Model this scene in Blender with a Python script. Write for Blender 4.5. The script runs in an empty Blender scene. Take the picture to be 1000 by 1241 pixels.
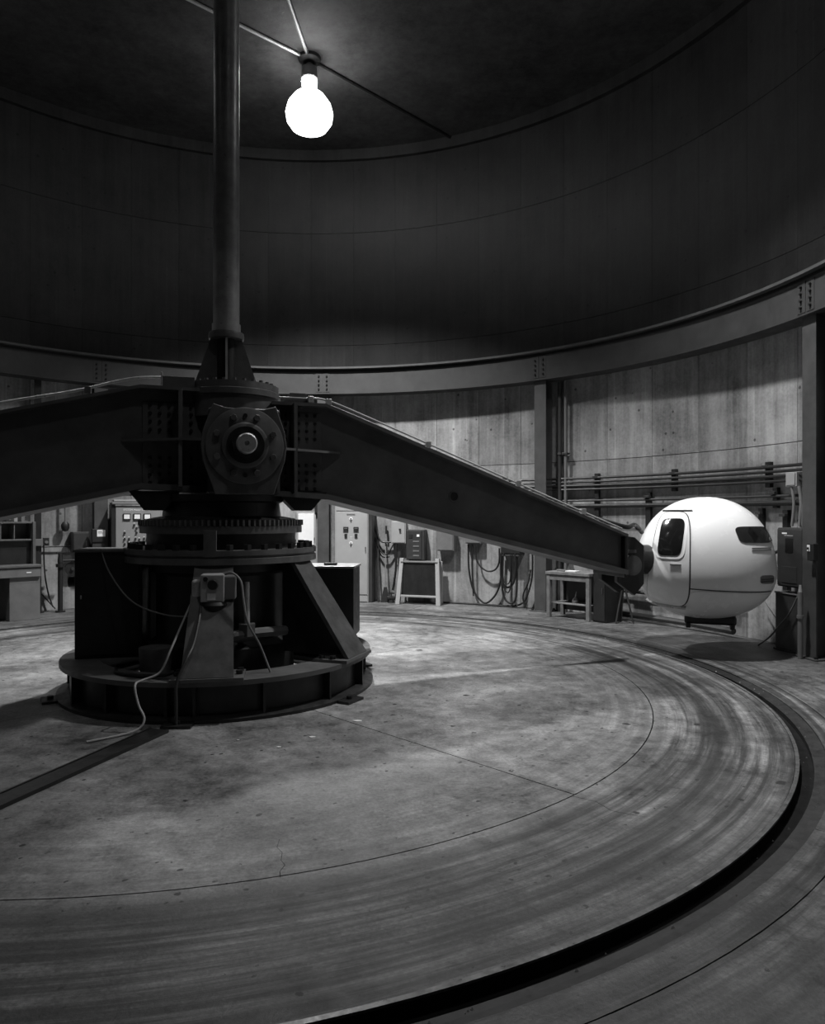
import bpy, bmesh, math, random
from math import sin, cos, pi, radians as R
from mathutils import Matrix, Vector
random.seed(7)
C = bpy.context.scene.collection
SC = bpy.context.scene

# ---------------------------------------------------------------- camera, world, exposure
cam_d = bpy.data.cameras.new('camera'); cam = bpy.data.objects.new('camera', cam_d); C.objects.link(cam)
cam_d.sensor_fit = 'HORIZONTAL'; cam_d.sensor_width = 36.0; cam_d.lens = 36.0 * 870 / 1000
cam_d.shift_y = 0.0035; cam_d.clip_start = 0.05; cam_d.clip_end = 200
cam.location = (2.115, -8.0, 1.853); cam.rotation_euler = (pi / 2, 0, 0)
SC.camera = cam
world = bpy.data.worlds.new('dark_hall'); SC.world = world; world.use_nodes = True
world.node_tree.nodes['Background'].inputs[0].default_value = (0.05, 0.05, 0.05, 1)
world.node_tree.nodes['Background'].inputs[1].default_value = 0.01
SC.view_settings.view_transform = 'Standard'; SC.view_settings.look = 'None'
SC.view_settings.gamma = 1.0; SC.view_settings.use_curve_mapping = False
SC.view_settings.exposure = -0.2
LAMP_WATTS = 7500.0      # each ceiling lamp, downward flood
BULB_GLOW = 7.0
NECK_GLOW = 230.0
CEIL = 9.78

# ---------------------------------------------------------------- materials
def grey(v): return (v, v, v, 1)
def new_mat(name):
    m = bpy.data.materials.new(name); m.use_nodes = True
    return m, m.node_tree, m.node_tree.nodes, m.node_tree.nodes['Principled BSDF']
def math_node(nt, op, a, b=None, c=None):
    n = nt.nodes.new('ShaderNodeMath'); n.operation = op
    for i, x in enumerate((a, b, c)):
        if x is None: continue
        if isinstance(x, (int, float)): n.inputs[i].default_value = x
        else: nt.links.new(x, n.inputs[i])
    return n.outputs[0]
def maprange(nt, x, a, b, c, d):
    n = nt.nodes.new('ShaderNodeMapRange'); nt.links.new(x, n.inputs[0])
    for i, v in enumerate((a, b, c, d)): n.inputs[i + 1].default_value = v
    return n.outputs[0]
def noise(nt, vec, scale, detail=6, rough=.6):
    n = nt.nodes.new('ShaderNodeTexNoise'); n.inputs['Scale'].default_value = scale
    n.inputs['Detail'].default_value = detail; n.inputs['Roughness'].default_value = rough
    if vec is not None: nt.links.new(vec, n.inputs['Vector'])
    return n.outputs['Fac']
def scaled(nt, vec, s):
    n = nt.nodes.new('ShaderNodeVectorMath'); n.operation = 'MULTIPLY'
    nt.links.new(vec, n.inputs[0]); n.inputs[1].default_value = s
    return n.outputs[0]
def rgb(nt, val):
    n = nt.nodes.new('ShaderNodeCombineColor')
    for i in range(3): nt.links.new(val, n.inputs[i])
    return n.outputs[0]
def position(nt): return nt.nodes.new('ShaderNodeNewGeometry').outputs['Position']
def bump(nt, bsdf, h, strength=.3, dist=.02):
    n = nt.nodes.new('ShaderNodeBump'); n.inputs['Strength'].default_value = strength
    n.inputs['Distance'].default_value = dist
    nt.links.new(h, n.inputs['Height']); nt.links.new(n.outputs[0], bsdf.inputs['Normal'])

def paint(name, v, rough=.5, metal=0.0, var=.25, scale=6.0, spec=.5):
    m, nt, ns, b = new_mat(name)
    p = position(nt)
    f = noise(nt, p, scale, 6, .65)
    val = maprange(nt, f, .3, .7, v * (1 - var), v * (1 + var))
    nt.links.new(rgb(nt, val), b.inputs['Base Color'])
    nt.links.new(maprange(nt, noise(nt, p, scale * 2.3, 4), .3, .7, max(.05, rough - .1), min(1, rough + .1)), b.inputs['Roughness'])
    b.inputs['Metallic'].default_value = metal; b.inputs['Specular IOR Level'].default_value = spec
    return m
def wall_concrete(name, v, rough, spec=.5, dots=True):
    m, nt, ns, b = new_mat(name)
    p = position(nt)
    streak = noise(nt, scaled(nt, p, (3.2, 3.2, .22)), 2.2, 7, .65)
    cloud = noise(nt, p, 1.1, 8, .68)
    grain = noise(nt, p, 22, 5, .7)
    a = math_node(nt, 'MULTIPLY_ADD', streak, .55, math_node(nt, 'MULTIPLY', cloud, .75))
    a = math_node(nt, 'MULTIPLY_ADD', grain, .3, a)
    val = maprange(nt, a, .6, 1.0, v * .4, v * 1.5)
    oi = nt.nodes.new('ShaderNodeObjectInfo')
    val = math_node(nt, 'MULTIPLY', val, maprange(nt, oi.outputs['Random'], 0, 1, .82, 1.15))
    if dots:
        vo = nt.nodes.new('ShaderNodeTexVoronoi'); vo.inputs['Scale'].default_value = 3.1
        nt.links.new(p, vo.inputs['Vector'])
        spot = maprange(nt, math_node(nt, 'MULTIPLY_ADD', grain, .06, vo.outputs['Distance']), .085, .12, .3, 1)
        val = math_node(nt, 'MULTIPLY', val, spot)
        # pale lime runs
        run = noise(nt, scaled(nt, p, (7, 7, .12)), 1.7, 3, .5)
        val = math_node(nt, 'MULTIPLY', val, maprange(nt, run, .62, .72, 1, 1.35))
    nt.links.new(rgb(nt, val), b.inputs['Base Color'])
    b.inputs['Roughness'].default_value = rough; b.inputs['Specular IOR Level'].default_value = spec
    bump(nt, b, a, .25, .02)
    return m
def floor_concrete(name, v):
    m, nt, ns, b = new_mat(name)
    p = position(nt)
    sx = nt.nodes.new('ShaderNodeSeparateXYZ'); nt.links.new(p, sx.inputs[0])
    r = math_node(nt, 'SQRT', math_node(nt, 'ADD', math_node(nt, 'MULTIPLY', sx.outputs[0], sx.outputs[0]), math_node(nt, 'MULTIPLY', sx.outputs[1], sx.outputs[1])))
    th = math_node(nt, 'ARCTAN2', sx.outputs[1], sx.outputs[0])
    cv = nt.nodes.new('ShaderNodeCombineXYZ')
    nt.links.new(math_node(nt, 'MULTIPLY', r, 7.0), cv.inputs[0]); nt.links.new(math_node(nt, 'MULTIPLY', th, 1.1), cv.inputs[1])
    arcs = noise(nt, cv.outputs[0], 1.6, 8, .72)
    cv2 = nt.nodes.new('ShaderNodeCombineXYZ')
    nt.links.new(math_node(nt, 'MULTIPLY', r, 2.4), cv2.inputs[0]); nt.links.new(math_node(nt, 'MULTIPLY', th, .9), cv2.inputs[1])
    wide = noise(nt, cv2.outputs[0], 1.4, 4, .6)
    cloud = noise(nt, p, 1.0, 9, .72); mid = noise(nt, p, 5.5, 8, .75); grain = noise(nt, p, 40, 4, .7)
    base = math_node(nt, 'MULTIPLY_ADD', cloud, .7, math_node(nt, 'MULTIPLY', mid, .5))
    base = math_node(nt, 'MULTIPLY_ADD', grain, .36, base)
    val = maprange(nt, base, .63, .93, v * .28, v * 1.7)
    # worn pale patches with ragged edges and dark grime blots
    val = math_node(nt, 'MULTIPLY', val, maprange(nt, noise(nt, p, .55, 10, .78), .50, .60, .8, 1.25))
    val = math_node(nt, 'MULTIPLY', val, maprange(nt, noise(nt, scaled(nt, p, (1.0, 1.7, 1.0)), 3.4, 9, .8), .36, .44, .55, 1.0))
    # wheel scuffs: dark rubber arcs on the running track between the joint and the rail
    band = math_node(nt, 'MULTIPLY', maprange(nt, r, 4.5, 4.75, 0, 1), maprange(nt, r, 6.0, 6.6, 1, .35))
    fine = maprange(nt, arcs, .42, .6, .22, 1.15)
    soft = maprange(nt, wide, .38, .58, .22, .95)
    scuff = math_node(nt, 'MULTIPLY', fine, soft)
    mix = math_node(nt, 'MULTIPLY_ADD', band, math_node(nt, 'SUBTRACT', scuff, 1.0), 1.0)
    val = math_node(nt, 'MULTIPLY', val, mix)
    val = math_node(nt, 'MULTIPLY', val, maprange(nt, r, 5.95, 6.3, 1.0, .68))
    # faint arcs further in
    inner = math_node(nt, 'MULTIPLY', maprange(nt, r, 3.4, 4.3, 0, .45), maprange(nt, r, 4.5, 4.56, 1, 0))
    val = math_node(nt, 'MULTIPLY', val, math_node(nt, 'MULTIPLY_ADD', inner, math_node(nt, 'SUBTRACT', fine, 1.0), 1.0))
    # oil drops and chips
    for sc_, lo, hi, dens in ((2.1, .09, .11, .55), (5.5, .11, .14, .6), (11.0, .14, .2, .55)):
        vo = nt.nodes.new('ShaderNodeTexVoronoi'); vo.inputs['Scale'].default_value = sc_
        wob = nt.nodes.new('ShaderNodeVectorMath'); wob.operation = 'MULTIPLY_ADD'
        nt.links.new(mid, wob.inputs[0]); wob.inputs[1].default_value = (.12, .12, .12); nt.links.new(p, wob.inputs[2])
        nt.links.new(wob.outputs[0], vo.inputs['Vector'])
        sel = nt.nodes.new('ShaderNodeSeparateColor'); nt.links.new(vo.outputs['Color'], sel.inputs[0])
        rad = math_node(nt, 'MULTIPLY', math_node(nt, 'GREATER_THAN', sel.outputs[0], dens), math_node(nt, 'MULTIPLY_ADD', sel.outputs[1], .7, .3))
        d = math_node(nt, 'DIVIDE', vo.outputs['Distance'], math_node(nt, 'ADD', rad, .001))
        val = math_node(nt, 'MULTIPLY', val, maprange(nt, d, lo, hi, .1, 1))
    nt.links.new(rgb(nt, val), b.inputs['Base Color'])
    nt.links.new(maprange(nt, mid, .3, .7, .38, .7), b.inputs['Roughness'])
    bump(nt, b, base, .45, .012)
    return m
def emit(name, v, strength):
    m, nt, ns, b = new_mat(name)
    b.inputs['Base Color'].default_value = grey(.8)
    b.inputs['Emission Color'].default_value = grey(v); b.inputs['Emission Strength'].default_value = strength
    return m

M = {
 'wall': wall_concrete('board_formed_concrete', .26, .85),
 'upper': wall_concrete('dark_upper_concrete', .019, .5, .3),  # lower wall's concrete at a far darker tone
 'backing': paint('joint_mortar', .05, .9),
 'ceil': wall_concrete('dark_ceiling_concrete', .032, .8, .3, dots=False),  # concrete in a very dark tone
 'floor': floor_concrete('worn_floor_concrete', .20),
 'pit': paint('grimy_shaded_channel', .012, .8, 0, .3, 6, .1),  # near-black colour holding both grime and the deep shade of recesses
 'steel': paint('weathered_rail_steel', .022, .5, .2, .6, 9),
 'railtop': paint('rubbed_rail_steel', .16, .35, .4, .5, 12),
 'black': paint('black_painted_steel', .016, .42, 0, .35, 5),
 'arm': paint('charcoal_painted_steel', .10, .5, 0, .3, 2.5),
 'hub': paint('dark_cast_steel', .11, .42, .2, .3, 6),
 'pole': paint('mast_grey_steel', .30, .36, .2, .35, 4),
 'column': paint('grey_structural_paint', .062, .55, 0, .25, 4),
 'beam': paint('dull_grey_beam_paint', .035, .6, 0, .25, 3),
 'chrome': paint('machined_steel', .5, .35, .5, .15, 20),
 'bright': paint('pale_galvanised', .55, .35, .5, .2, 12),
 'white': paint('white_gloss_shell', .86, .22, 0, .02, 2),
 'glass': paint('dark_tinted_glass', .01, .06, 0, .1, 3, .6),
 'seam': paint('dark_seam_rubber', .04, .7),
 'cab': paint('light_grey_enamel', .34, .45, 0, .08, 3),
 'panelgrey': paint('control_panel_grey', .22, .5, 0, .08, 3),
 'midgrey': paint('mid_grey_enamel', .15, .5, 0, .15, 5),
 'dark': paint('dark_grey_enamel', .035, .5, 0, .2, 5),
 'pipeblack': paint('black_conduit_paint', .016, .5, 0, .2, 8),
 'rubber': paint('black_rubber', .012, .55, 0, .2, 10),
 'label': paint('white_card', .8, .7, 0, .04, 9),
 'wood': paint('worn_bench_timber', .14, .7, 0, .4, 8),
 'pad': paint('worn_buttress_paint', .055, .5, 0, .45, 7),
 'socket': paint('porcelain_socket', .12, .4),
 'shelf': paint('console_grey', .10, .5, 0, .15, 5),
 'paper': paint('paper_sheet', .7, .8, 0, .05, 9),
}

# ---------------------------------------------------------------- geometry helpers
class MB:
    def __init__(s): s.v = []; s.f = []
    def add(s, vs, fs, m=None):
        o = len(s.v)
        s.v += [tuple(m @ Vector(p)) if m is not None else tuple(p) for p in vs]
        s.f += [tuple(i + o for i in f) for f in fs]
        return s
    def box(s, x0, x1, y0, y1, z0, z1, m=None):
        vs = [(x, y, z) for z in (z0, z1) for y in (y0, y1) for x in (x0, x1)]
        return s.add(vs, [(0, 2, 3, 1), (4, 5, 7, 6), (0, 1, 5, 4), (2, 6, 7, 3), (0, 4, 6, 2), (1, 3, 7, 5)], m)
    def cyl(s, p0, p1, r0, r1=None, n=16, m=None):
        r1 = r0 if r1 is None else r1
        p0, p1 = Vector(p0), Vector(p1); d = (p1 - p0).normalized()
        a = d.orthogonal().normalized(); b = d.cross(a)
        vs = [p + (a * cos(2 * pi * i / n) + b * sin(2 * pi * i / n)) * r for p, r in ((p0, r0), (p1, r1)) for i in range(n)]
        fs = [(i, (i + 1) % n, n + (i + 1) % n, n + i) for i in range(n)] + [tuple(range(n))[::-1], tuple(range(n, 2 * n))]
        return s.add(vs, fs, m)
    def tube(s, pts, r, n=8, m=None, smooth=True):
        P = [Vector(p) for p in pts]
        if smooth and len(P) > 2:
            Q = []
            for i in range(len(P) - 1):
                p0 = P[max(i - 1, 0)]; p1 = P[i]; p2 = P[i + 1]; p3 = P[min(i + 2, len(P) - 1)]
                for k in range(6):
                    t = k / 6
                    Q.append(.5 * ((2 * p1) + (p2 - p0) * t + (2 * p0 - 5 * p1 + 4 * p2 - p3) * t * t + (3 * p1 - p0 - 3 * p2 + p3) * t ** 3))
            P = Q + [P[-1]]
        vs = []; up = None
        for i, p in enumerate(P):
            d = (P[min(i + 1, len(P) - 1)] - P[max(i - 1, 0)]).normalized()
            a = d.orthogonal().normalized() if up is None else (up - d * up.dot(d)).normalized()
            up = a; b = d.cross(a)
            vs += [p + (a * cos(2 * pi * k / n) + b * sin(2 * pi * k / n)) * r for k in range(n)]
        fs = [(i * n + k, i * n + (k + 1) % n, (i + 1) * n + (k + 1) % n, (i + 1) * n + k) for i in range(len(P) - 1) for k in range(n)]
        fs += [tuple(range(n))[::-1], tuple(range((len(P) - 1) * n, len(P) * n))]
        return s.add(vs, fs, m)
    def prism(s, poly, d0, d1, plane='xz', m=None):
        f = {'xz': lambda a, b, d: (a, d, b), 'xy': lambda a, b, d: (a, b, d), 'yz': lambda a, b, d: (d, a, b)}[plane]
        n = len(poly)
        vs = [f(a, b, d) for d in (d0, d1) for a, b in poly]
        fs = [tuple(range(n))[::-1], tuple(range(n, 2 * n))] + [(i, (i + 1) % n, n + (i + 1) % n, n + i) for i in range(n)]
        return s.add(vs, fs, m)
    def lathe(s, prof, n=64, a0=0.0, a1=360.0, m=None):
        """closed (r, z) profile turned about z; r == 0 allowed"""
        full = abs(a1 - a0) > 359.9; k = len(prof); cols = n if full else n + 1
        vs = [(r * cos(R(a0 + (a1 - a0) * i / n)), r * sin(R(a0 + (a1 - a0) * i / n)), z) for i in range(cols) for r, z in prof]
        fs = []
        for i in range(n):
            j = (i + 1) % cols
            for q in range(k):
                w = (q + 1) % k
                fs.append((i * k + q, j * k + q, j * k + w, i * k + w))
        if not full: fs += [tuple(range(k)), tuple(range((cols - 1) * k, cols * k))[::-1]]
        return s.add(vs, fs, m)
    def hexnut(s, c, r, h, m=None): return s.cyl(c, (c[0], c[1], c[2] + h), r, r, 6, m)
    def mesh(s, name, smooth=False):
        me = bpy.data.meshes.new(name); me.from_pydata(s.v, [], s.f)
        bm = bmesh.new(); bm.from_mesh(me)
        bmesh.ops.remove_doubles(bm, verts=bm.verts, dist=1e-5)
        bmesh.ops.recalc_face_normals(bm, faces=bm.faces); bm.to_mesh(me); bm.free()
        if smooth:
            me.polygons.foreach_set('use_smooth', [True] * len(me.polygons))
            me.set_sharp_from_angle(angle=R(35))
        return me
    def build(s, name, mat, parent=None, smooth=False, bev=0):
        return link(name, s.mesh(name, smooth), mat, parent, bev)
def link(name, me, mat, parent=None, bev=0):
    if mat and not me.materials: me.materials.append(M[mat])
    o = bpy.data.objects.new(name, me); C.objects.link(o); o.parent = parent
    if bev:
        b = o.modifiers.new('edge', 'BEVEL'); b.width = bev; b.segments = 2; b.limit_method = 'ANGLE'
    return o
def tag(o, label, cat, group=None):
    o['label'] = label; o['category'] = cat
    if group: o['group'] = group
    return o
def struct(o): o['kind'] = 'structure'; return o
def thing(name, label, cat, loc=(0, 0, 0), rz=0, group=None):
    o = bpy.data.objects.new(name, None); C.objects.link(o); o.empty_display_size = .1
    o.location = loc; o.rotation_euler = (0, 0, rz)
    return tag(o, label, cat, group)
def at_wall(name, label, cat, theta, r, group=None, z=0.0):
    """local x runs to the right along the wall, local y points out at the wall, z up"""
    return thing(name, label, cat, (r * cos(R(theta)), r * sin(R(theta)), z), R(theta - 90), group)
def polar(r, t, z=0.0): return (r * cos(R(t)), r * sin(R(t)), z)
def part(parent, name, mat, **k):
    """shorthand for a box part: part(p, 'door', 'cab', b=(x0,x1,y0,y1,z0,z1))"""
    return MB().box(*k['b']).build(name, mat, parent, bev=k.get('bev', .004))
def text(parent, name, body, size, loc, rot, mat):
    cu = bpy.data.curves.new(name, 'FONT'); cu.body = body; cu.size = size; cu.align_x = 'CENTER'; cu.extrude = .001
    t = bpy.data.objects.new('tmp', cu); C.objects.link(t)
    bpy.context.view_layer.update()
    me = bpy.data.meshes.new_from_object(t.evaluated_get(bpy.context.evaluated_depsgraph_get()))
    bpy.data.objects.remove(t); me.name = name; me.materials.clear()
    o = link(name, me, mat, parent); o.location = loc; o.rotation_euler = rot
    return o

# ---------------------------------------------------------------- the round hall
GATE0, GATE1 = -90.2, -60.2          # open equipment doorway the picture is taken from
RW = 7.70
def wall_ring(name, mat, courses, z0, z1, gap=.03, vg=.006):
    w = struct(MB().lathe([(RW + .04, z0), (RW + .25, z0), (RW + .25, z1), (RW + .04, z1)], 110, GATE1, GATE0 + 360).build(name, 'backing', None, True))
    step = 360 / 52
    for (a, b) in courses:
        h = step / 2 - gap
        me = MB().lathe([(RW, a + vg), (RW + .06, a + vg), (RW + .06, b - vg), (RW, b - vg)], 4, -h, h).mesh('panel', True)
        for k in range(52):
            c = 35.4 + step * (k + .5)
            d = (c - (GATE0 + GATE1) / 2 + 180) % 360 - 180
            if abs(d) < 15 + step / 2: continue
            o = link('panel', me, mat, w); o.rotation_euler = (0, 0, R(c))
    return w
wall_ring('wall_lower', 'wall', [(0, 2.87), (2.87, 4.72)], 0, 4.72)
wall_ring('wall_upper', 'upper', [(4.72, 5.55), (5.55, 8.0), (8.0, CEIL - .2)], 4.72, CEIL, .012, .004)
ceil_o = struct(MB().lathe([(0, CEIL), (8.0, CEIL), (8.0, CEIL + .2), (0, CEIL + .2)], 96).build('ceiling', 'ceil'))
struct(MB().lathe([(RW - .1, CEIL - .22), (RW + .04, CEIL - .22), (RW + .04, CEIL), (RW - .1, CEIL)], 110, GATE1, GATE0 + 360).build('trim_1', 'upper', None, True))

# floor: sub-base with separate concrete slabs, joints open between them
floor_o = struct(MB().lathe([(0, -.10), (11.5, -.10), (11.5, -.3), (0, -.3)], 128).build('floor', 'pit'))
def slab(r0, r1, a0, a1, n, gap=.005):
    g0 = math.degrees(gap / max(r0, .4)); g1 = math.degrees(gap / r1)
    mb = MB(); vs = []
    for z in (-.12, 0.0):
        for r, g in ((r0, g0), (r1, g1)):
            for i in range(n + 1):
                t = R(a0 + g + (a1 - a0 - 2 * g) * i / n); vs.append((r * cos(t), r * sin(t), z))
    k = n + 1; fs = []
    for i in range(n):
        fs += [(i, i + 1, k + i + 1, k + i), (2 * k + i, 3 * k + i, 3 * k + i + 1, 2 * k + i + 1),
               (i, 2 * k + i, 2 * k + i + 1, i + 1), (k + i, k + i + 1, 3 * k + i + 1, 3 * k + i)]
    fs += [(0, k, 3 * k, 2 * k), (n, 2 * k + n, 3 * k + n, k + n)]
    return mb.add(vs, fs).build('slab', 'floor', floor_o)
for k in range(4): slab(.3, 4.545, -45.5 + 90 * k, 44.5 + 90 * k, 40)
for k in range(4): slab(4.555, 5.63, -3 + 90 * k, 87 + 90 * k, 36, .002)
for k in range(6): slab(5.86, 6.043, -40 + 60 * k, 20 + 60 * k, 24, .002)
for k in range(8): slab(6.05, 7.9, -64 + 45 * k, -19 + 45 * k, 20)
slab(7.91, 11.4, -110, -40, 24)

for pts in ([(1.44, -4.33), (1.425, -4.27), (1.44, -4.20), (1.41, -4.15), (1.40, -4.06), (1.36, -4.0), (1.355, -3.9)], [(3.17, -3.27), (3.3, -3.36), (3.36, -3.5), (3.5, -3.58)]):
    mb = MB(); vs = []; n = len(pts)
    for q, (x, y) in enumerate(pts):
        w = .002 * (1 - .6 * q / n); vs += [(x - w, y, .0), (x + w, y, .0), (x, y, .0012)]
    fs = [(3 * q + a, 3 * q + b, 3 * q + 3 + b, 3 * q + 3 + a) for q in range(n - 1) for a, b in ((0, 1), (1, 2), (2, 0))]
    mb.add(vs, fs).build('crack', 'pit', floor_o)

# circular floor rail in its channel
rail = thing('floor_rail', 'circular steel rail sunk in a dark channel around the hall floor', 'rail')
MB().lathe([(5.633, -.008), (5.660, -.008), (5.660, .004), (5.633, .004)], 180).build('rail_head', 'railtop', rail)
MB().lathe([(5.633, -.1), (5.656, -.1), (5.656, -.008), (5.633, -.008)], 180).build('rail_web', 'pit', rail)  # side face coloured black for grime and the deep shadow in the channel
MB().lathe([(5.656, -.1), (5.755, -.1), (5.755, -.07), (5.656, -.07)], 180).build('channel_bed', 'pit', rail)
MB().lathe([(5.755, -.1), (5.857, -.1), (5.857, -.012), (5.80, -.020), (5.755, -.024)], 180).build('outer_plate', 'steel', rail)
gr = MB()
for k in range(70):
    a = random.uniform(-85, 40); r_ = random.choice((random.uniform(5.765, 5.85), random.uniform(5.765, 5.85), random.uniform(5.67, 5.74)))
    x, y, _ = polar(r_, a); q = random.uniform(.004, .011); z0 = -.022 if r_ > 5.755 else -.071
    gr.add([(x - q, y - q * .6, z0), (x + q, y - q * .4, z0), (x + q * .3, y + q, z0), (x, y, z0 + q * 1.2)], [(0, 1, 2), (0, 3, 1), (1, 3, 2), (2, 3, 0)])
gr.build('channel_grit', 'paper', rail)['kind'] = 'stuff'

# ring beam with bolted splices, and columns
COLS = (9.9, 51.6, 88.4, 123.2, 160, 197, 234, 326, -68 + 360)
beam = thing('ring_beam', 'grey riveted steel ring beam running around the curved wall above the columns', 'beam', (0, 0, 0))
ZB0, ZB1 = 4.45, 4.90
MB().lathe([(7.30, ZB0), (7.34, ZB0), (7.34, ZB1), (7.30, ZB1)], 160).build('web', 'beam', beam, True)
MB().lathe([(7.27, ZB0 - .025), (7.62, ZB0 - .025), (7.62, ZB0), (7.27, ZB0)], 160).build('bottom_flange', 'beam', beam, True)
MB().lathe([(7.32, ZB1), (7.71, ZB1), (7.71, ZB1 + .05), (7.32, ZB1 + .05)], 160).build('shadow_recess', 'black', beam, True)  # black colour supplies the shadow line below the top rail
MB().lathe([(7.22, ZB1 + .05), (7.71, ZB1 + .05), (7.71, ZB1 + .09), (7.22, ZB1 + .09)], 160).build('top_rail', 'column', beam, True)
NAMEC = {0: 'at the right edge of the picture beside the dark disconnect box', 1: 'behind the sloping arm, beside the hanging cable loops',
         2: 'behind the hub, beside the light grey cabinet', 3: 'carrying a small white-labelled box behind the left arm',
         4: 'far left, hidden from the lamp by the arm'}
for i, t in enumerate(COLS):
    for k, (m_, mat) in enumerate(((Matrix.Rotation(R(t), 4, 'Z'), 'beam'),)):
        o = MB().box(7.292, 7.305, -.15, -.008, ZB0 + .02, ZB1 - .02, m_).build('splice_plate', 'beam', beam)
        o = MB().box(7.292, 7.305, .008, .15, ZB0 + .02, ZB1 - .02, m_).build('splice_plate', 'beam', beam)
        rv = MB()
        for yy in (-.085, .085):
            for zz in range(4):
                z = ZB0 + .09 + zz * .09
                rv.cyl((7.265, yy, z), (7.294, yy, z), .017, .02, 8, m_)
        o = rv.build('splice_rivets', 'black', beam); o['kind'] = 'stuff'
    if i > 4: continue
    c = at_wall('steel_column', 'grey steel H column ' + NAMEC[i], 'column', t, 7.47, 'columns under the ring beam')
    part(c, 'flange', 'column', b=(-.125, .125, -.13, -.11, .02, ZB0 - .03))
    part(c, 'flange', 'column', b=(-.125, .125, .11, .13, .02, ZB0 - .03))
    part(c, 'web', 'column', b=(-.01, .01, -.11, .11, .02, ZB0 - .03))
    bp = part(c, 'base_plate', 'column', b=(-.2, .2, -.2, .2, 0, .02))
    for sx in (-.15, .15):
        for sy in (-.15, .15): MB().hexnut((sx, sy, .02), .025, .03).build('anchor_nut', 'black', bp)

# ---------------------------------------------------------------- ceiling lamps
def make_lamp(label, power):
    bm_ = emit('lit_bulb_glass', 1.0, BULB_GLOW * power); nm_ = emit('lit_ribbed_neck', 1.0, NECK_GLOW * power)
    t = thing('ceiling_lamp', label, 'lamp', (0, 0, CEIL), 0, 'lamps on the ceiling')
    MB().lathe([(0, 0), (.20, 0), (.19, -.05), (.09, -.10), (0, -.10)], 32).build('shadow_canopy', 'rubber', t, True)  # disc blackened and sized to give the shadow around the socket
    MB().lathe([(0, -.08), (.05, -.08), (.05, -.16), (.13, -.18), (.145, -.37), (.12, -.41), (0, -.41)], 32).build('socket', 'socket', t, True)
    nk = MB()
    nk.lathe([(0, -.39), (.12, -.41), (.135, -.43), (.115, -.45), (.13, -.48), (.10, -.54), (0, -.54)], 32)
    nk.build('neck', None, t, True).data.materials.append(nm_)
    prof = [(0, -.52), (.11, -.53), (.15, -.58), (.27, -.68), (.37, -.82), (.41, -.97), (.39, -1.10), (.31, -1.22), (.16, -1.30), (0, -1.32)]
    MB().lathe(prof, 32).build('bulb', None, t, True).data.materials.append(bm_)
    return t
LAMPS = [(85.8, 'lit bulb hanging from the ceiling beside the mast'),
         (8.0, 'lit ceiling bulb high above the white capsule, out of the picture'),
         (-58.2, 'lit ceiling bulb above the open doorway, out of the picture'),
         (157.8, 'lit ceiling bulb high above the left wall, out of the picture'),
         (229.8, 'lit ceiling bulb above the near left floor, out of the picture')]
LAMP_POWER = [1.0, .42, .032, .12, .01]
for i, (t, lab) in enumerate(LAMPS):
    l = make_lamp(lab, LAMP_POWER[i]); x, y, _ = polar(4.9 if i == 1 else 4.46, t); l.location = (x, y, CEIL)
    ld = bpy.data.lights.new('lamp_flood', 'SPOT'); ld.energy = LAMP_WATTS * LAMP_POWER[i]
    ld.spot_size = R(111); ld.spot_blend = 1.0; ld.shadow_soft_size = .2
    lo = bpy.data.objects.new('lamp_flood', ld); C.objects.link(lo); lo.parent = l; lo.location = (0, 0, -1.36)
lx, ly, _ = polar(4.46, 85.8)
tag(MB().tube([(lx - 3.5, ly - 3.1, CEIL - .03), (lx - .15, ly - .13, CEIL - .03)], .028, 8, None, False).build('ceiling_conduit', 'pole', None, True),
    'thin conduit running to the lit bulb from behind the mast', 'conduit', 'conduits on the ceiling')
tag(MB().tube([(lx - .32, ly - 4.2, CEIL - .03), (lx - .02, ly - .18, CEIL - .03)], .028, 8, None, False).build('ceiling_conduit', 'pole', None, True),
    'thin conduit running to the lit bulb from the top edge of the picture', 'conduit', 'conduits on the ceiling')
tag(MB().tube([(lx + .14, ly + .14, CEIL - .03), (lx + 2.62, ly + 2.62, CEIL - .03)], .028, 8, None, False).build('ceiling_conduit', 'rubber', None, True),  # black tube drawn along a dark line on the ceiling
    'dark line running from the lit bulb away to the far wall', 'conduit', 'conduits on the ceiling')

# ---------------------------------------------------------------- pedestal (stands still)
ped = thing('centrifuge_pedestal', 'black steel pedestal of the centrifuge with ring base and sloping buttresses', 'pedestal')
RB = 1.64
MB().lathe([(1.36, 0), (RB + .03, 0), (RB + .03, .03), (RB - .05, .05), (1.36, .05)], 96).build('bottom_flange', 'black', ped, True)
MB().lathe([(1.50, .04), (1.54, .04), (1.54, .33), (1.50, .33)], 96).build('ring_web', 'black', ped, True)
MB().lathe([(1.27, .32), (RB, .32), (RB, .365), (1.27, .365)], 96).build('top_flange', 'arm', ped, True)
for a in (-93, -84, -62, -36, -12, 15, 60, 110, 150, 190, 225, 245):
    m_ = Matrix.Rotation(R(a), 4, 'Z')
    MB().box(1.53, RB - .02, -.012, .012, .04, .33, m_).build('web_stiffener', 'black', ped)
for a in (-88, -30, 30, 90, 150, 210):
    m_ = Matrix.Rotation(R(a), 4, 'Z')
    pd = MB().box(RB - .02, RB + .16, -.13, .13, 0, .025, m_).build('anchor_pad', 'black', ped)
    MB().hexnut((RB + .08, 0, .025), .03, .03, m_).build('anchor_nut', 'black', pd)
but_f = MB().add([(.93, -.18, 1.37), (.93, .18, 1.37), (1.60, .23, .38), (1.60, -.23, .38),
                  (.965, -.18, 1.395), (.965, .18, 1.395), (1.635, .23, .40), (1.635, -.23, .40)],
                 [(0, 1, 2, 3), (4, 7, 6, 5), (0, 4, 5, 1), (1, 5, 6, 2), (2, 6, 7, 3), (3, 7, 4, 0)]).mesh('buttress', False)
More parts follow.
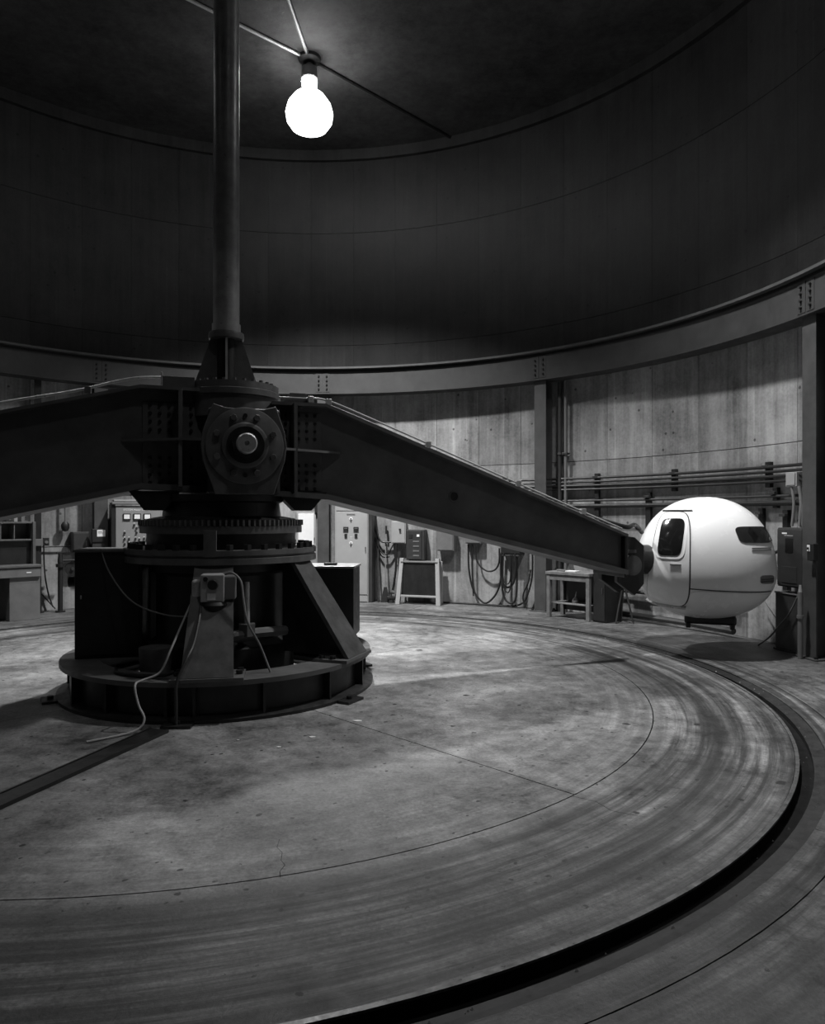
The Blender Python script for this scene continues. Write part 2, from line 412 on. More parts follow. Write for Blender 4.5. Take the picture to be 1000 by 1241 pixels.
but_w = MB().prism([(.76, .39), (1.58, .39), (.93, 1.36), (.76, 1.36)], -.015, .015).mesh('buttress_web')
but_p = MB().box(1.28, 1.655, -.32, .32, .365, .395).mesh('foot_plate')
nut = MB().hexnut((0, 0, 0), .032, .035).mesh('nut')
BUTT = (-80, -19, 100, 160)
for a in BUTT:
    o = link('buttress', but_f, 'pad', ped); o.rotation_euler = (0, 0, R(a))
    link('gusset_web', but_w, 'black', o)
    fp = link('foot_plate', but_p, 'arm', o)
    for sx in (1.36, 1.48):
        for sy in (-.275, .275):
            n_ = link('nut', nut, 'black', o); n_.location = (sx, sy, .395)
MB().lathe([(0, 1.36), (1.03, 1.36), (1.03, 1.42), (1.01, 1.43), (1.01, 1.44), (1.03, 1.45), (1.03, 1.50), (0, 1.50)], 96).build('turntable_plate', 'hub', ped, True)
for k in range(34):
    n_ = link('plate_nut', nut, 'hub', ped); x, y, _ = polar(.955, k * 360 / 34 + 3); n_.location = (x, y, 1.50); n_.scale = (1.2, 1.2, 1.6)
MB().lathe([(0, 1.5), (.80, 1.5), (.80, 1.66), (0, 1.66)], 64).build('bearing_drum', 'black', ped, True)
MB().lathe([(0, 0), (.78, 0), (.78, .48), (.72, .52), (.70, .54), (.70, 1.22), (.76, 1.26), (.76, 1.36), (0, 1.36)], 56).build('drive_housing', 'black', ped, True)
MB().cyl((.45, -.78, .72), (.45, -.78, 1.18), .03, .03, 16).build('drive_rod', 'bright', ped, True)
MB().cyl((.45, -.78, .64), (.45, -.78, .76), .09, .09, 6).build('rod_collar', 'hub', ped)
MB().tube([(.22, -.86, .62), (.45, -.80, .66), (.78, -.45, .64)], .05).build('oil_pipe', 'arm', ped, True)
MB().cyl((-.42, -.92, .05), (-.42, -.92, .55), .13, .16, 20).build('pump_body', 'hub', ped, True)
MB().box(-.06, .06, -1.03, -.98, 1.44, 1.70, Matrix.Rotation(R(8), 4, 'Z')).build('stop_lug', 'hub', ped)

# cabinets standing on the pedestal ring
c = thing('steel_cabinet', 'black sheet steel cabinet standing at the left of the pedestal ring', 'cabinet', (-1.10, -.26, .366), R(12), 'cabinets on the pedestal ring')
part(c, 'body', 'black', b=(-.33, .33, -.3, .3, 0, 1.10), bev=.008)
part(c, 'lid', 'arm', b=(-.345, .345, -.315, .315, 1.10, 1.125))
part(c, 'door', 'black', b=(-.30, .30, -.315, -.3, .04, 1.06))
part(c, 'latch', 'bright', b=(-.27, -.255, -.33, -.315, .62, .66))
MB().cyl((-.33, -.1, .78), (-.43, -.1, .78), .055, .055, 16).build('cable_gland', 'black', c, True)
c = thing('steel_cabinet', 'black steel cabinet, its lit top coloured pale, standing behind the right buttress', 'cabinet', (1.06, .98, .366), R(-4), 'cabinets on the pedestal ring')
part(c, 'body', 'dark', b=(-.36, .36, -.26, .26, 0, .84), bev=.006)
part(c, 'top', 'bright', b=(-.375, .375, -.275, .275, .84, .865))  # light falling on the top is put into this pale colour
tag(part(None, 'hand_tool', 'rubber', b=(1.02, 1.18, .86, .94, 1.232, 1.262), bev=.01), 'small black tool lying on the cabinet top by the buttress', 'tool')

# ---------------------------------------------------------------- rotating arm assembly
AA = 17.0
arm = thing('centrifuge_rotor', 'charcoal riveted steel centrifuge arm with central hub and geared turntable', 'arm', (0, 0, 0), R(AA))
MB().lathe([(0, 1.66), (.87, 1.66), (.87, 1.735), (.80, 1.74), (0, 1.74)], 96).build('gear_plate', 'hub', arm, True)
g = MB(); NT = 96
for k in range(NT):
    a = 2 * pi * k / NT; h = 2 * pi / NT
    for (r0, r1) in (((.80, .865)),):
        g.add([(r * cos(a + q * h), r * sin(a + q * h), z) for z in (1.74, 1.80) for r, q in ((.76, -.28), (.885, -.16), (.885, .16), (.76, .28))],
              [(0, 3, 2, 1), (4, 5, 6, 7), (0, 1, 5, 4), (1, 2, 6, 5), (2, 3, 7, 6), (3, 0, 4, 7)])
gt = g.build('gear_teeth', 'chrome', arm); gt['kind'] = 'stuff'; gt.data.materials[0] = M['hub']
MB().lathe([(0, 1.74), (.80, 1.74), (.80, 1.81), (.64, 1.84), (.62, 1.98), (.66, 2.0), (.66, 2.07), (0, 2.07)], 64).build('neck', 'black', arm, True)
# girders
RT = [(.50, 3.08), (1.08, 3.08), (4.73, 1.68), (4.92, 1.61)]; RBm = [(4.92, 1.10), (4.73, 1.15), (1.12, 2.02), (.50, 2.06)]
LT = [(-4.6, 2.22), (-2.11, 2.87), (-.83, 3.19), (-.14, 3.18)]; LB = [(-.14, 2.09), (-.83, 2.12), (-2.11, 1.83), (-4.6, 1.23)]
def flange(pts, th, y0, y1, up):
    mb = MB(); n = len(pts); vs = []
    for y in (y0, y1):
        for (x, z) in pts: vs.append((x, y, z)); vs.append((x, y, z + (th if up else -th)))
    k = 2 * n; fs = []
    for i in range(n - 1):
        a, b = 2 * i, 2 * i + 2
        fs += [(a, b, b + 1, a + 1), (k + a, k + a + 1, k + b + 1, k + b), (a, k + a, k + b, b), (a + 1, b + 1, k + b + 1, k + a + 1)]
    fs += [(0, 1, k + 1, k), (2 * n - 2, k + 2 * n - 2, k + 2 * n - 1, 2 * n - 1)]
    return mb.add(vs, fs)
def girder(top, bot, hole=None):
    gd = MB()
    gd.prism(top + bot, -.30, -.28)
    o = gd.build('girder_web', 'arm', arm)
    MB().prism(top + bot, .28, .30).build('girder_web', 'arm', arm)
    b = sorted(bot)
    flange(top, .035, -.43, .43, False).build('top_flange', 'arm', arm)
    flange(b, .06, -.43, .43, True).build('bottom_flange', 'arm', arm)
    return o
wr = girder(RT, RBm)
wl = girder(LT, LB)
hl = MB().cyl((2.63, -.304, 2.07), (2.63, -.25, 2.07), .05, .05, 20).build('hole_disc', 'rubber', arm, True)  # solid black disc on the uncut web, colour standing for a hole's dark inside
hl.scale = (1, 1, 1)
MB().lathe([(.05, 0), (.062, 0), (.062, .012), (.05, .012)], 24, m=Matrix.Translation((2.63, -.30, 2.07)) @ Matrix.Rotation(R(90), 4, 'X')).build('hole_rim', 'hub', arm, True)
# splice plates, rivets, stiffeners
def splice(x0, x1, xs, zlist, dz):
    part(arm, 'splice_plate', 'arm', b=(x0, x1, -.315, -.30, 2.12, 3.0 + dz))
    rv = MB()
    for x in xs:
        for z in zlist: rv.cyl((x, -.34, z + dz), (x, -.314, z + dz), .014, .02, 8)
    o = rv.build('splice_rivets', 'black', arm); o['kind'] = 'stuff'
ZR = [2.97, 2.885, 2.80, 2.715, 2.42, 2.335, 2.25, 2.165]
splice(-.82, -.27, (-.745, -.65, -.555, -.335), ZR, .03)
splice(.58, 1.05, (.655, .80, .89, .98), ZR, -.02)
for x, zt, zb in ((-.44, 3.15, 2.14), (.73, 3.05, 2.08)):
    MB().prism([(-.30, zb), (-.62, zb), (-.60, zt), (-.30, zt)], x - .018, x + .018, 'yz').build('vertical_stiffener', 'arm', arm)
MB().prism([(-1.02, -.315), (-.10, -.315), (-.10, -.68), (-.40, -.66)], 2.61, 2.635, 'xy').build('tapered_fin', 'arm', arm)
MB().prism([(.60, -.68), (1.26, -.33), (1.26, -.315), (.55, -.315)], 2.535, 2.56, 'xy').build('tapered_fin', 'arm', arm)
for x0, x1, x2, x3 in ((-.95, -.80, -.60, -.45), (.55, .75, .93, 1.1)):
    MB().prism([(x0, 2.10), (x1, 1.90), (x2, 1.90), (x3, 2.10)], -.40, -.1).build('hanger_lug', 'black', arm)
# hub housing and shaft
HX, HZ = .185, 2.55
MB().box(HX - .36, HX + .36, -.78, .78, 2.06, 2.94).build('hub_housing', 'black', arm, bev=.03)
barrel = [(-.29, -.49), (-.41, -.15), (-.43, 0), (-.41, .15), (-.31, .42), (-.2, .385), (0, .37), (.2, .38), (.31, .41), (.40, .15), (.42, 0), (.40, -.15), (.29, -.49)]
face = MB().prism([(HX + a, HZ + b) for a, b in barrel], -.84, -.78).build('face_plate', 'hub', arm, bev=.008)
TF = Matrix.Translation((HX, -.84, HZ)) @ Matrix.Rotation(R(90), 4, 'X')
MB().lathe([(0, 0), (.385, 0), (.385, .03), (.375, .035), (0, .035)], 64, m=TF).build('bearing_cap', 'hub', face, True)
MB().lathe([(.0, .035), (.23, .035), (.23, .07), (.21, .08), (0, .08)], 48, m=TF).build('seal_ring', 'hub', face, True)
MB().lathe([(.0, .08), (.185, .08), (.185, .11), (0, .11)], 48, m=TF).build('lock_washer', 'black', face, True)
MB().cyl((0, 0, .11), (0, 0, .19), .15, .15, 6, TF).build('shaft_nut', 'black', face)
sh = MB().lathe([(0, .19), (.10, .19), (.10, .29), (.088, .305), (.025, .305), (.02, .28), (0, .28)], 40, m=TF).build('shaft_end', 'chrome', arm, True)
for k in range(8):
    a = R(k * 45 + 22.5)
    MB().cyl((.30 * cos(a), .30 * sin(a), .035), (.30 * cos(a), .30 * sin(a), .085), .036, .034, 6, TF).build('cap_bolt', 'hub', face, bev=.004)
for k in range(2):
    MB().cyl((0, .30 - .6 * k, .035), (0, .30 - .6 * k, .055), .022, .022, 12, TF).build('dowel', 'black', face)
# top turntable ring on the hub
TC = Matrix.Translation((.10, -.03, 0))
MB().lathe([(0, 2.90), (.49, 2.90), (.50, 3.12), (.53, 3.13), (.53, 3.19), (.51, 3.2), (.51, 3.27), (0, 3.27)], 72, m=TC).build('crown_ring', 'hub', arm, True)
cb = MB().hexnut((0, 0, 0), .022, .03).mesh('crown_bolt')
for k in range(28):
    o = link('crown_bolt', cb, 'hub', arm); x, y, _ = polar(.455, k * 360 / 28); o.location = (.10 + x, -.03 + y, 3.27)
part(arm, 'crown_bracket', 'hub', b=(-.62, -.30, -.38, -.2, 3.19, 3.30))
part(arm, 'bracket_strap', 'bright', b=(-.635, -.62, -.39, -.37, 3.19, 3.34))
MB().prism([(.62, 3.08), (.95, 3.08), (.87, 3.19), (.70, 3.19)], -.36, -.30).build('lifting_lug', 'arm', arm)
# pale conduits clipped along the top
lc = [(-4.4, -.38, 2.33), (-3.2, -.38, 2.66), (-2.11, -.38, 2.95), (-1.45, -.38, 3.10), (-.95, -.36, 3.25), (-.6, -.3, 3.30), (-.32, -.2, 3.295)]
MB().tube(lc, .014, 8).build('conduit', 'bright', arm, True)
rc = [(.58, -.39, 3.13), (.85, -.39, 3.13), (1.10, -.39, 3.12), (1.6, -.39, 2.94), (3.0, -.39, 2.395), (4.2, -.39, 1.93), (4.85, -.39, 1.68)]
MB().tube(rc, .011, 8, None, True).build('conduit', 'cab', arm, True)
MB().tube([(1.15, -.36, 3.07), (2.0, -.36, 2.75), (4.7, -.36, 1.71)], .008, 6).build('signal_wire', 'midgrey', arm, True)
for x, z in ((-1.33, 3.075), (.92, 3.085), (1.12, 3.065), (2.28, 2.63), (3.42, 2.195), (4.3, 1.86)):
    part(arm, 'conduit_clip', 'bright' if x > 0 else 'hub', b=(x - .03, x + .03, -.42, -.35, z, z + .07))
# outer end: yoke that carries the capsule
part(arm, 'end_plate', 'black', b=(4.90, 4.95, -.38, .38, 1.06, 1.62), bev=.01)
MB().prism([(4.94, 1.60), (5.2, 1.56), (5.34, 1.45), (5.34, .95), (5.2, .80), (4.94, .98)], -.16, -.08).build('yoke_cheek', 'black', arm, bev=.01)
MB().prism([(4.94, 1.60), (5.2, 1.56), (5.5, 1.45), (5.5, .95), (5.2, .80), (4.94, .98)], .22, .32).build('yoke_cheek', 'black', arm, bev=.01)
MB().cyl((5.12, -.24, 1.2), (5.12, .38, 1.2), .13, .13, 32).build('trunnion', 'hub', arm, True)
MB().cyl((4.95, .08, 1.25), (5.56, .08, 1.25), .2, .2, 32).build('roll_motor', 'black', arm, True)
MB().tube([(4.55, -.33, 1.80), (4.95, -.33, 1.70), (5.2, -.15, 1.72), (5.45, .05, 1.62)], .03, 10).build('hose', 'rubber', arm, True)
MB().box(4.85, 5.38, -.05, .01, 1.64, 1.68).build('slip_rail', 'bright', arm)
MB().box(4.98, 5.2, -.19, -.16, 1.36, 1.40).build('cheek_rib', 'hub', arm)

# ---------------------------------------------------------------- mast
mast = thing('mast', 'tall round grey steel mast rising from the hub to the ceiling', 'mast', (.04, 0, 3.271))
MB().lathe([(0, .56), (.142, .56), (.142, CEIL - 3.276), (0, CEIL - 3.276)], 48).build('pole', 'pole', mast, True)
MB().lathe([(0, .56), (.155, .56), (.155, .70), (0, .70)], 48).build('sleeve', 'pole', mast, True)
MB().lathe([(0, .53), (.19, .53), (.195, .57), (.19, .60), (0, .60)], 48).build('collar', 'hub', mast, True)
MB().cyl((0, 0, 0), (0, 0, .54), .10, .10, 32).build('core_tube', 'black', mast, True)
for a in (-89, 1, 91, 181):
    m_ = Matrix.Rotation(R(a + 14), 4, 'Z')
    MB().prism([(.09, 0), (.35, 0), (.17, .53), (.09, .53)], -.012, .012, 'xz', m_).build('gusset', 'hub', mast)
MB().lathe([(.08, 0), (.39, 0), (.39, .02), (.08, .02)], 48).build('foot_ring', 'hub', mast, True)

# ---------------------------------------------------------------- capsule
GX, GY = polar(6.405, AA)[:2]
GZ = 1.10
gon = thing('capsule', 'white egg-shaped passenger capsule on the outer end of the arm', 'capsule', (GX, GY, 0), R(-22))
CA, CB, CU, CL, CN = .895, .84, 1.0, .66, 2.15
def shell_pt(d, k=1.0):
    cz = CU if d[2] >= 0 else CL
    t = (abs(d[0] / CA) ** CN + abs(d[1] / CB) ** CN + abs(d[2] / cz) ** CN) ** (-1 / CN)
    return (d[0] * t * k, d[1] * t * k, d[2] * t * k + GZ)
def on_front(x, z, off=0.0):
    """point on the capsule skin facing -y above (x, z), pushed outward by off metres"""
    zz = z - GZ; cz = CU if zz >= 0 else CL
    q = max(1 - abs(x / CA) ** CN - abs(zz / cz) ** CN, .0004)
    y = -CB * q ** (1 / CN)
    g = Vector((math.copysign(abs(x / CA) ** (CN - 1) / CA, x), -abs(y / CB) ** (CN - 1) / CB, math.copysign(abs(zz / cz) ** (CN - 1) / cz, zz))).normalized()
    return tuple(Vector((x, y, z)) + g * off)
sv = []; NU, NV = 64, 40
for j in range(NV + 1):
    e = -pi / 2 + pi * j / NV
    for i in range(NU):
        a = 2 * pi * i / NU; sv.append(shell_pt((cos(e) * cos(a), cos(e) * sin(a), sin(e))))
sf = [(j * NU + i, j * NU + (i + 1) % NU, (j + 1) * NU + (i + 1) % NU, (j + 1) * NU + i) for j in range(NV) for i in range(NU)]
MB().add(sv, sf).build('shell', 'white', gon, True)
def skin_patch(name, mat, quad, off, parent, rad=.25, n=18, thick=.012):
    """raised panel on the skin; quad = four (x, z) corners, corners rounded"""
    mb = MB(); vs = []; fs = []
    def uv(u, v):
        # square to rounded square
        p = 5.0
        if rad > 0:
            m = max(abs(u), abs(v))
            if m > 1e-6:
                L = (abs(u) ** p + abs(v) ** p) ** (1 / p); u, v = u * m / L, v * m / L
        s, t = (u + 1) / 2, (v + 1) / 2
        (ax, az), (bx, bz), (cx, cz), (dx, dz) = quad
        x = (1 - t) * ((1 - s) * ax + s * bx) + t * ((1 - s) * dx + s * cx)
        z = (1 - t) * ((1 - s) * az + s * bz) + t * ((1 - s) * dz + s * cz)
        return x, z
    for o in (off, off - thick):
        for j in range(n + 1):
            for i in range(n + 1):
                x, z = uv(-1 + 2 * i / n, -1 + 2 * j / n); vs.append(on_front(x, z, o))
    k = n + 1; K = k * k
    for j in range(n):
        for i in range(n):
            a = j * k + i; fs.append((a, a + 1, a + k + 1, a + k)); fs.append((K + a, K + a + k, K + a + k + 1, K + a + 1))
    rim = [i for i in range(k)] + [j * k + n for j in range(1, k)] + [n * k + i for i in range(n - 1, -1, -1)] + [j * k for j in range(n - 1, 0, -1)]
    for q in range(len(rim)):
        a, b = rim[q], rim[(q + 1) % len(rim)]; fs.append((a, K + a, K + b, b))
    return mb.add(vs, fs).build(name, mat, parent, True)
skin_patch('door_seal', 'seam', [(-.755, .645), (-.163, .645), (-.153, 1.895), (-.57, 1.895)], .004, gon, .2, 22, .008)
dr = skin_patch('door', 'white', [(-.74, .66), (-.178, .66), (-.168, 1.88), (-.555, 1.88)], .016, gon, .2, 22, .02)
wf = skin_patch('window_frame', 'white', [(-0.600, 1.280), (-0.230, 1.280), (-0.180, 1.830), (-0.540, 1.830)], .024, dr, .25, 18, .016)
skin_patch('window_pane', 'glass', [(-0.565, 1.320), (-0.270, 1.320), (-0.215, 1.790), (-0.505, 1.790)], .030, dr, .25, 18, .012)
skin_patch('door_handle', 'seam', [(-.40, 1.20), (-.27, 1.20), (-.27, 1.215), (-.40, 1.215)], .03, dr, 0, 4, .02)
skin_patch('door_sill', 'bright', [(-.74, .66), (-.22, .64), (-.22, .665), (-.74, .685)], .035, dr, 0, 10, .03)
for k in range(3): skin_patch('door_placard', 'cab', [(-.74, 1.19 + k * .035), (-.63, 1.19 + k * .035), (-.63, 1.205 + k * .035), (-.74, 1.205 + k * .035)], .024, dr, 0, 4, .01)
fw = skin_patch('nose_window', 'glass', [(0.420, 1.500), (0.845, 1.490), (0.755, 1.700), (0.350, 1.700)], .010, gon, .3, 16, .012)
skin_patch('door_gutter', 'seam', [(-.52, 1.90), (-.14, 1.90), (-.14, 1.912), (-.52, 1.912)], .014, gon, 0, 8, .012)
skin_patch('belt_seam', 'seam', [(-0.170, 0.900), (0.800, 0.860), (0.800, 0.872), (-0.170, 0.912)], .006, gon, 0, 24, .008)
skin_patch('step_panel', 'white', [(-0.170, 0.650), (0.620, 0.700), (0.800, 0.845), (-0.170, 0.890)], .008, gon, .1, 16, .01)
for z in (1.395, 1.425): skin_patch('vent_slot', 'midgrey', [(.56, z), (.80, z), (.80, z + .012), (.56, z + .012)], .006, gon, 0, 6, .008)
vt = skin_patch('vent', 'midgrey', [(.66, .98), (.83, .97), (.83, 1.08), (.66, 1.09)], .006, gon, .1, 8, .008)
for z in (1.0, 1.03): skin_patch('vent_louvre', 'seam', [(.67, z), (.82, z), (.82, z + .012), (.67, z + .012)], .014, vt, 0, 6, .01)
MB().box(-.25, .40, -.25, .25, .38, .50).build('undercarriage', 'black', gon, bev=.03)
for sx in (-.2, .35): MB().box(sx - .03, sx + .03, -.28, .28, .33, .40).build('skid_bar', 'black', gon, bev=.01)

# ---------------------------------------------------------------- junction box and cables at the pedestal
Bm = Matrix.Rotation(R(-80), 4, 'Z')
jb = thing('junction_box', 'grey electrical box with dial and white tag bolted to the front buttress', 'junction box',
           tuple(Bm @ Vector((1.10, .03, 1.03))), R(-80 + 90))
part(jb, 'body', 'cab', b=(-.13, .09, -.16, .02, 0, .26), bev=.012)
part(jb, 'side_cover', 'bright', b=(-.22, -.13, -.08, .05, -.05, .20), bev=.02)
part(jb, 'conduit_block', 'midgrey', b=(.09, .19, -.13, .04, .02, .24), bev=.01)
MB().cyl((-.015, -.16, .165), (-.015, -.20, .165), .05, .045, 24).build('dial', 'rubber', jb, True)
MB().cyl((-.08, -.16, .22), (-.08, -.19, .22), .022, .022, 16).build('knob', 'rubber', jb, True)
part(jb, 'tag', 'label', b=(-.065, .01, -.165, -.16, .02, .085), bev=0)
MB().lathe([(0, -.10), (.1, -.09), (.13, -.03), (.11, .0), (0, .0)], 24, m=Matrix.Translation((0, -.07, 0))).build('bell_housing', 'rubber', jb, True)
def cable(pts, r, label, mat='rubber', group='cables at the pedestal'):
    return tag(MB().tube(pts, r, 8).build('cable', mat, None, True), label, 'cable', group)
def bx(r, s, z):   # point in the front buttress frame
    p = Bm @ Vector((r, s, z)); return tuple(p)
cable([bx(1.17, .06, 1.26), bx(1.2, .18, 1.30), bx(1.23, .27, 1.22), bx(1.3, .30, 1.05), bx(1.36, .34, .85), bx(1.3, .45, .62), bx(1.36, .55, .375)], .011,
      'thin grey cable arching right from the box on the front buttress', 'midgrey')
cable([bx(1.20, -.10, 1.02), bx(1.33, -.10, .88), bx(1.50, -.13, .68), bx(1.62, -.18, .56), bx(1.69, -.25, .38), bx(1.72, -.25, .20), bx(1.73, -.25, .013)], .015,
      'thick dark hose hanging down from the box over the front buttress', 'dark')
cable([bx(1.17, -.20, 1.0), bx(1.28, -.26, .84), bx(1.45, -.34, .62), bx(1.50, -.42, .44), bx(1.56, -.55, .39), bx(1.67, -.60, .37), bx(1.74, -.56, .22), bx(1.80, -.50, .1), bx(1.86, -.58, .02), bx(2.05, -.9, .011)], .010,
      'pale looping cable running from the buttress box over the ring to the floor', 'cab')
cable([(-1.12, -.55, 1.495), (-.98, -.65, 1.25), (-.72, -.75, .98), (-.36, -.85, .86), (0, -1.0, .87), (.07, -1.08, .97)], .008,
      'thin wire sagging from the left cabinet to the buttress box', 'midgrey')
cable([(-.72, -1.15, .39), (-.62, -1.32, .385), (-.38, -1.45, .385), (-.15, -1.5, .40), (-.05, -1.48, .43)], .018,
      'black cable lying in a curve on top of the pedestal ring')
# floor cable cover leading away to the lower left
cc = thing('cable_cover', 'long dark steel cable cover lying on the floor from pedestal to lower left', 'cable cover', (-.05, -1.86, 0), math.atan2(-5.2 + 1.86, -1.12 + .05))
MB().prism([(-.085, 0), (-.075, .022), (.075, .022), (.085, 0)], 0, 3.5, 'yz').build('cover_plate', 'black', cc)
MB().box(0, 3.5, -.095, -.08, 0, .028).build('edge_strip', 'black', cc); MB().box(0, 3.5, .08, .095, 0, .028).build('edge_strip', 'black', cc)

# ---------------------------------------------------------------- things along the wall
def wp(r, pts): return [polar(r, t, z) for t, z in pts]
# conduits on the right bay
def arc_pts(r, z, t0, t1, n=28): return [polar(r, t0 + (t1 - t0) * i / n, z) for i in range(n + 1)]
for k, (z, r_) in enumerate(((2.54, .024), (2.47, .022), (2.40, .024), (2.33, .022))):
    tag(MB().tube(arc_pts(7.60, z, 60.5, 5), r_, 8, None, False).build('wall_conduit', 'pipeblack', None, True),
        ['topmost', 'second from top', 'third from top', 'lowest'][k] + ' of four parallel dark conduits along the curved wall', 'conduit', 'wall conduits')
tag(MB().tube(arc_pts(7.62, 2.12, 50.5, 12.5), .02, 8, None, False).build('wall_conduit', 'dark', None, True), 'single grey conduit on the wall just above the thick black pipe', 'conduit', 'wall conduits')
tag(MB().tube(arc_pts(7.62, 2.02, 50.5, 11.5), .038, 8, None, False).build('wall_conduit', 'rubber', None, True), 'thick black pipe on the wall behind the top of the capsule', 'pipe', 'wall conduits')
tag(MB().tube(arc_pts(7.60, .50, 41, 22), .03, 8, None, False).build('wall_conduit', 'rubber', None, True), 'low black pipe on the wall beneath the arm end', 'pipe', 'wall conduits')
tag(MB().tube(arc_pts(7.5, .10, 41, 22), .05, 8, None, False).build('wall_conduit', 'dark', None, True), 'dark pipe at the foot of the wall behind the capsule', 'pipe', 'wall conduits')
tag(MB().tube(arc_pts(7.62, 2.42, 126.5, 107), .03, 8, None, False).build('wall_conduit', 'dark', None, True), 'dark conduit on the wall above the three-meter control panel', 'conduit', 'wall conduits')
tag(MB().tube(arc_pts(7.62, 1.24, 131, 124), .014, 8, None, False).build('wall_conduit', 'rubber', None, True), 'thin black conduit on the pale wall left of the labelled column', 'conduit', 'wall conduits')
def strut(t, z0, z1, label, w=.045, r=7.66):
    s = at_wall('strut_bracket', label, 'bracket', t, r, 'conduit strut brackets')
    part(s, 'channel', 'rubber', b=(-w, w, -.03, .035, z0, z1))
    part(s, 'clamp', 'dark', b=(-w - .01, w + .01, -.085, -.03, z1 - .09, z1 - .05))
strut(58.6, 2.26, 2.62, 'short black strut bracket holding conduits left of the cable-loop column')
strut(43.7, 1.62, 2.62, 'long black strut bracket on the wall above the small bench')
strut(31.8, 2.25, 2.62, 'short black strut bracket on the conduits above the capsule')
strut(18.2, 2.25, 2.62, 'short black strut bracket on the conduits right of the capsule')
strut(35.7, 1.55, 2.24, 'wide black strut bracket just left of the capsule', .05)
strut(19.2, 1.40, 1.95, 'black upright strut just right of the capsule nose', .04)
strut(17.2, 1.95, 2.24, 'small black clamp strut under the conduits left of the grey junction box', .04)
strut(15.8, .05, 1.92, 'tall black upright strut from floor beside the dark disconnect box', .045)
cable(wp(7.58, [(18.9, 1.62), (18.4, 1.35), (17.5, 1.30), (16.2, 1.34)]), .022, 'short black cable between the two struts right of the capsule', 'rubber', 'cables on the wall')

def wall_box(name, label, cat, t, w, z0, z1, dep, mat, r=7.70, group=None):
    o = at_wall(name, label, cat, t, r, group, z0)
    part(o, 'body', mat, b=(-w / 2, w / 2, -dep, 0, 0, z1 - z0), bev=.006)
    part(o, 'cover', mat, b=(-w / 2 + .02, w / 2 - .02, -dep - .015, -dep, .02, z1 - z0 - .02))
    return o
# far right
b = wall_box('junction_box', 'small grey junction box on the wall conduits at far right', 'junction box', 14.2, .2, 2.24, 2.44, .16, 'cab')
for k, (t, rr) in enumerate(((13.9, .02), (12.9, .022), (12.2, .02))):
    tag(MB().tube([polar(7.56, t + .4, 2.24), polar(7.55, t, 2.0), polar(7.52, t, 1.70)], rr, 8).build('riser_conduit', 'midgrey', None, True),
        ['left', 'middle', 'right'][k] + ' one of three grey conduits entering the dark disconnect box top', 'conduit', 'risers above the disconnect box')
tag(MB().tube(wp(7.54, [(12.6, 1.72), (12.4, 2.05), (11.9, 2.28), (11.3, 2.26), (11.0, 2.12), (11.4, 2.0), (11.6, 1.72)]), .02, 8).build('riser_conduit', 'midgrey', None, True),
    'hooked grey conduit looping over the dark disconnect box', 'conduit', 'risers above the disconnect box')
s = at_wall('disconnect_box', 'dark steel disconnect box with window slot on the wall at far right', 'electrical box', 12.7, 7.62, None, .88)
part(s, 'body', 'dark', b=(-.24, .24, -.26, 0, 0, .80), bev=.01)
d_ = part(s, 'door', 'dark', b=(-.225, .225, -.28, -.26, .02, .78), bev=.006)
part(d_, 'window_slot', 'glass', b=(-.07, .07, -.285, -.28, .47, .66), bev=0)
part(d_, 'nameplate', 'label', b=(-.13, -.04, -.284, -.28, .715, .735), bev=0)
part(d_, 'name_strip', 'bright', b=(-.09, .07, -.283, -.28, .69, .70), bev=0)
part(d_, 'lower_panel', 'dark', b=(-.14, .14, -.286, -.28, .06, .28))
part(s, 'lever', 'midgrey', b=(.24, .26, -.18, -.12, .48, .62))
s = at_wall('floor_cabinet', 'dark low cabinet on the floor below the disconnect box', 'cabinet', 13.2, 7.62)
part(s, 'body', 'dark', b=(-.24, .24, -.24, 0, .03, .78), bev=.008)
part(s, 'plinth', 'black', b=(-.26, .26, -.26, 0, 0, .03)); part(s, 'top_edge', 'midgrey', b=(-.25, .25, -.25, 0, .78, .80))
s = thing('upright_pipe', 'slim pale upright pipe stub standing before the far right cabinet', 'pipe', polar(7.22, 9.95))
MB().cyl((0, 0, 0), (0, 0, .86), .032, .032, 16).build('pipe', 'midgrey', s, True)
MB().cyl((0, 0, .86), (0, 0, .95), .024, .014, 16).build('nozzle', 'bright', s, True)
MB().cyl((0, 0, .52), (0, 0, .56), .042, .042, 16).build('coupling', 'midgrey', s, True)
cable(wp(7.32, [(11.2, .80), (12.6, .52), (14.0, .34), (15.4, .16), (17.0, .012)]), .011, 'pale cable sweeping from the low cabinet down to the floor', 'midgrey', 'cables on the wall')
cable(wp(7.6, [(18.4, .62), (17.0, .42), (15.8, .28), (15.0, .16)]), .009, 'thin wire slanting down the wall behind the capsule nose', 'midgrey', 'cables on the wall')
s = thing('column_switch', 'black switch with white plate on the rightmost column', 'switch', polar(7.335, 9.0, 1.27), R(9.9 - 90))
part(s, 'box', 'rubber', b=(-.06, .06, -.07, 0, 0, .22), bev=.01); part(s, 'plate', 'label', b=(-.05, 0, -.075, -.07, .12, .2), bev=0); part(s, 'toggle', 'rubber', b=(-.035, -.015, -.09, -.075, .14, .17), bev=0)

